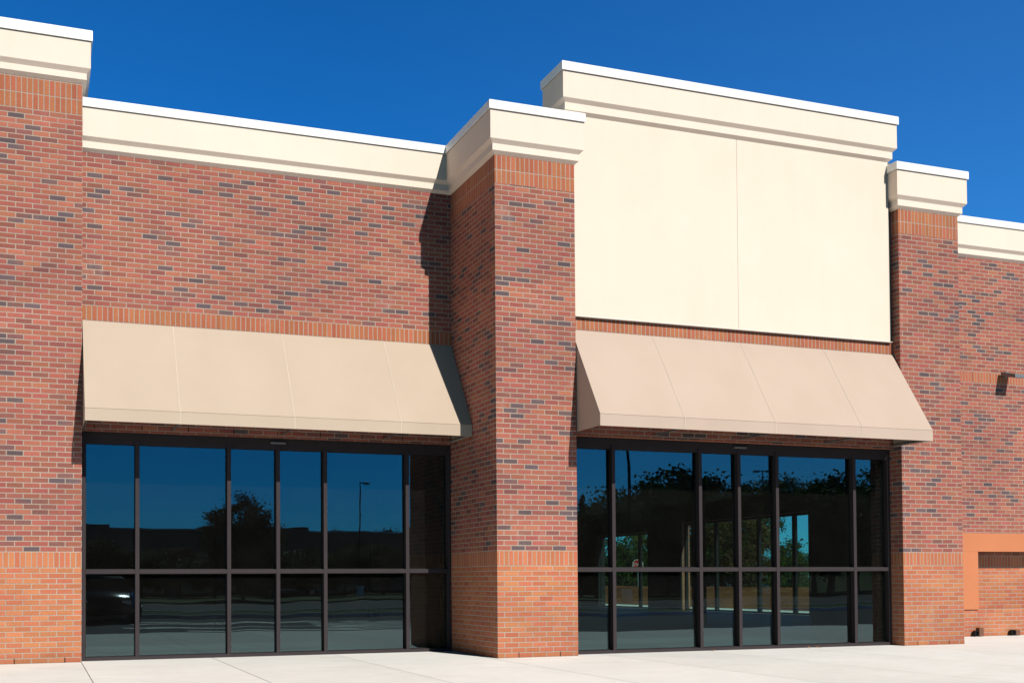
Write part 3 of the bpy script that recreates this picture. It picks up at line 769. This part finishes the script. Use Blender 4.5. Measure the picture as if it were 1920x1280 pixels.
tree('dark', x, -52, z+.15, 'round dark tree mirrored in the middle of the left window', G, 1.2, .95)
for px, py, wd, lab in ((300, 988, .9, 'small tree top over the mirrored roof, left of the round tree'), (640, 985, .7, 'small tree top over the mirrored roof beside the thin lamp post'), (752, 985, 1.5, 'low bushy tree mirrored at the right end of the left window')):
    x, z = mirror_pos(px, py, -92, 1.788)
    tree('broad', x, -92, z+.15, lab, G, rr.uniform(0, 6), wd)
for i, (px, py, kd, wd, lab) in enumerate(((185, 1010, 'dark', 1.7, 'low round bush in front of the mirrored shop block, left end'), (262, 1018, 'broad', 1.6, 'low bush mirrored in the second pane, left part'),
        (335, 1012, 'autumn', 1.6, 'reddish low bush mirrored in the second pane, left of the round tree'), (400, 1022, 'dark', 1.7, 'low bush mirrored just left of the round tree'), (500, 1014, 'broad', 1.8, 'low bush mirrored just right of the round tree'),
        (575, 1020, 'dark', 1.7, 'low bush mirrored in the fourth pane'), (640, 1012, 'broad', 1.6, 'low bush mirrored left of the thin lamp post'), (715, 1016, 'dark', 1.8, 'low bush mirrored right of the thin lamp post'))):
    y = -64 - 2*(i % 3); x, z = mirror_pos(px, py, y, 1.788)
    tree(kd, x, y, z+.15, lab, 'bushes in front of the mirrored shop block', i*1.3, wd, 'bush')['category'] = 'bush'
G2 = 'trees outdoors seen through the right window'
def through(px, py, y):
    v = f2 + r3*(px-CX)/F - u3*(py-CY)/F; v = v/v.y; L = y-CAM.y
    return CAM.x+v.x*L, CAM.z+v.z*L
for px, py, y, kd, wd, lab in ((1325, 930, 40, 'broad', 1.0, 'green tree beyond the side glazing, left of the door mullion'), (1378, 935, 38, 'autumn', .9, 'brownish tree beyond the side glazing behind the door mullion'),
        (1428, 940, 42, 'bright', .8, 'bright green tree beyond the side glazing'), (1466, 1016, 60, 'narrow', 1.3, 'small pointed tree low against the sky through the glass'),
        (1489, 1006, 62, 'narrow', 1.2, 'tallest small pointed tree against the sky through the glass'), (1515, 1030, 60, 'bright', 1.2, 'low bush at the right end of the sky opening'),
        (1166, 1000, 64, 'broad', 1.1, 'dark green tree beyond the far small opening'), (1200, 985, 75, 'bright', 1.2, 'bright bushy tree beyond the far small opening')):
    x, z = through(px, py, y); tree(kd, x, y, z-gz(x, y), lab, G2, rr.uniform(0, 6), wd)

# ------------------------------------------------------------------ lamp posts
def lamp_post(x, y, z, label, arms, r=.09, k=1.0):
    t = empty('lamp_post', (x, y, gz(x, y)), label, 'lamp post', 'parking lot lamp posts mirrored in the glass'); h = z-gz(x, y)
    s = MB(); s.lathe([(.3, 0), (.3, .7), (.26, .75)], (0, 0, 0), 'Z', 16); s.build('base', M['conc'], t)
    s = MB(); s.tube((0, 0, .75), (0, 0, h), r, r*.6, 12); s.build('pole', M['bronze'], t, smooth=True)
    for a in arms:
        a = a*k
        s = MB(); s.tube((0, 0, h-.12), (a*.45, 0, h-.1), .035, n=8); o = s.build('arm', M['bronze'], t)
        s = MB(); s.box(min(a*.42, a*.95), max(a*.42, a*.95), -.2, .2, h-.17, h-.03, .02); o2 = s.build('lamp_head', M['galv'], t)
        s = MB(); s.box(min(a*.5, a*.9), max(a*.5, a*.9), -.15, .15, h-.19, h-.172); s.build('lens', M['white'], o2)
x, z = mirror_pos(672, 902, -58, 1.788); lamp_post(x, -58, z, 'thin lamp post mirrored in the right half of the left window', (.7,), .06)
x, z = mirror_pos(1172, 800, -40, .338); lamp_post(x, -40, z, 'thick tall lamp post mirrored at the left of the right window', (-1, 1), .13)
x, z = mirror_pos(1432, 876, -52, .338); lamp_post(x, -52, z, 'flat headed lamp post mirrored between the door panes and the wide pane', (-1, 1), .08)

# ------------------------------------------------------------------ strip mall across the lot
Y0 = -78
t = empty('strip_mall', (16, Y0, -.15), 'long low shop block mirrored as a dark skyline in the left window', 'building')
def mp(px, py): return mirror_pos(px, py, Y0, 1.788)
xa, _ = mp(40, 980); xb, _ = mp(960, 980)
_, ztop = mp(300, 994)
def loc(o): o.location = -Vector(t.location); return o
loc(MB().box(xa-10, xb+30, Y0-18, Y0, -.2, ztop).build('wall', M['mallw'], t))
loc(MB().box(xa-10.2, xb+30.2, Y0-18.2, Y0+.15, ztop, ztop+.12).build('coping', M['offwhite'], t))
for (p0, p1, py) in ((60, 210, 983), (382, 576, 986), (800, 900, 984)):
    x0, z0 = mp(p0, py); x1, _ = mp(p1, py)
    loc(MB().box(x0, x1, Y0-6, Y0+.6, -.15, z0).build('entrance_tower', M['mallw'], t))
for k in range(12):
    x0 = xa+4+k*4.2
    o = loc(MB().box(x0, x0+3.0, Y0+.62, Y0+.66, .1, 2.6).build('window', M['carglass'], t))
    MB().box(x0-.06, x0+3.06, Y0+.60, Y0+.62, .04, 2.66).build('frame', M['bronze'], o)

# ------------------------------------------------------------------ stop sign and cars
x, z = through(1196, 1058, 52)
t = empty('stop_sign', (x, 52, gz(x, 52)), 'red octagonal STOP sign seen through the far small opening', 'sign'); h = z-gz(x, 52)
ang = math.atan2(x-CAM.x, 52-CAM.y); t.rotation_euler = (0, 0, -ang)
s = MB(); s.tube((0, .03, 0), (0, .03, h+.3), .03, n=8); s.build('post', M['galv'], t)
def octa(r, y0, y1):
    s = MB(); P = [(r*math.cos(R(22.5+45*i)), r*math.sin(R(22.5+45*i))) for i in range(8)]
    a = [s.bm.verts.new((px, y0, h+pz)) for px, pz in P]; b = [s.bm.verts.new((px, y1, h+pz)) for px, pz in P]
    s.bm.faces.new(a); s.bm.faces.new(b[::-1])
    for i in range(8): s.bm.faces.new((a[i], a[(i+1) % 8], b[(i+1) % 8], b[i]))
    return s
pl = octa(.38, -.004, .0).build('border', M['white'], t); octa(.35, -.008, -.0045).build('sign_plate', M['red'], t)
fc = bpy.data.curves.new('letters', 'FONT'); fc.body = 'STOP'; fc.size = .27; fc.align_x = 'CENTER'; fc.align_y = 'CENTER'; fc.extrude = .002
fo = bpy.data.objects.new('letters', fc); col.objects.link(fo); fo.parent = t; fo.location = (0, -.012, h); fo.rotation_euler = (R(90), 0, 0)
fc.materials.append(M['white'])
bpy.context.view_layer.update()
lm = bpy.data.meshes.new_from_object(fo.evaluated_get(bpy.context.evaluated_depsgraph_get())); bpy.data.objects.remove(fo)
fo = bpy.data.objects.new('letters', lm); col.objects.link(fo); fo.parent = t; fo.location = (0, -.012, h); fo.rotation_euler = (R(90), 0, 0)
if not lm.materials: lm.materials.append(M['white'])

def car(x, y, rz, paint, label):
    t = empty('parked_car', (x, y, -.15), label, 'car', 'cars parked across the lot'); t.rotation_euler = (0, 0, rz)
    # body as lofted sections along its length: (x, half width, sill z, shoulder z)
    bm = bmesh.new(); rows = []
    sec = [(-2.25, .62, .36, .62), (-2.18, .78, .28, .78), (-1.9, .86, .24, .90), (-1.2, .90, .22, .96), (-.2, .91, .22, .95), (.7, .91, .22, .94), (1.3, .89, .22, .88), (1.9, .84, .24, .78), (2.2, .74, .3, .64), (2.28, .6, .38, .55)]
    for (xx, hw, z0, z1) in sec:
        prof = [(-hw*.9, z0), (-hw, z0+.15), (-hw*1.0, (z0+z1)/2+.05), (-hw*.92, z1-.04), (-hw*.8, z1), (0, z1+.03), (hw*.8, z1), (hw*.92, z1-.04), (hw, (z0+z1)/2+.05), (hw, z0+.15), (hw*.9, z0)]
        rows.append([bm.verts.new((xx, a, b)) for a, b in prof])
    for a, b in zip(rows, rows[1:]):
        for i in range(len(a)): bm.faces.new((a[i], a[(i+1) % len(a)], b[(i+1) % len(a)], b[i]))
    bm.faces.new(rows[0]); bm.faces.new(rows[-1][::-1])
    s = MB(); s.bm.free(); s.bm = bm; body = s.build('body', paint, t, smooth=True)
    def loft(name, secs, mat):
        bm = bmesh.new(); rows = []
        for (zz, xa_, xb_, hw) in secs: rows.append([bm.verts.new(p) for p in ((xa_, -hw, zz), (xb_, -hw, zz), (xb_+.05, 0, zz), (xb_, hw, zz), (xa_, hw, zz), (xa_-.05, 0, zz))])
        for a, b in zip(rows, rows[1:]):
            for i in range(6): bm.faces.new((a[i], a[(i+1) % 6], b[(i+1) % 6], b[i]))
        bm.faces.new(rows[0]); bm.faces.new(rows[-1][::-1])
        s = MB(); s.bm.free(); s.bm = bm; return s.build(name, mat, t)
    loft('windows', [(.9, -1.75, 1.15, .8), (1.32, -1.15, .35, .62)], M['carglass'])
    loft('roof', [(1.321, -1.2, .42, .64), (1.40, -1.0, .2, .55)], paint)
    for xx in (-1.35, 1.4):
        for sy in (-1, 1):
            s = MB(); s.lathe([(.2, -.1), (.33, -.1), (.34, 0), (.33, .1), (.2, .1)], (xx, sy*.82, .33), 'Y', 20); wh = s.build('wheel', M['tyre'], t, smooth=True)
            s = MB(); s.lathe([(.001, -.02), (.2, -.02), (.2, .02), (.001, .02)], (xx, sy*.93, .33), 'Y', 14); s.build('rim', M['rim'], wh)
    for sy in (-1, 1):
        s = MB(); s.box(2.16, 2.24, sy*.58-.13, sy*.58+.13, .55, .67, .02); s.build('headlight', M['lampglass'], t)
        s = MB(); s.box(-2.24, -2.16, sy*.6-.12, sy*.6+.12, .62, .76, .02); s.build('tail_light', M['tail'], t)
    return t
car(1.35, -16.9, R(92), M['carA'], 'dark blue saloon car mirrored low in the leftmost pane')
x, z = mirror_pos(550, 1010, -70, 1.788); car(x, -70, R(8), M['carB'], 'silver saloon car mirrored in front of the far shop block')
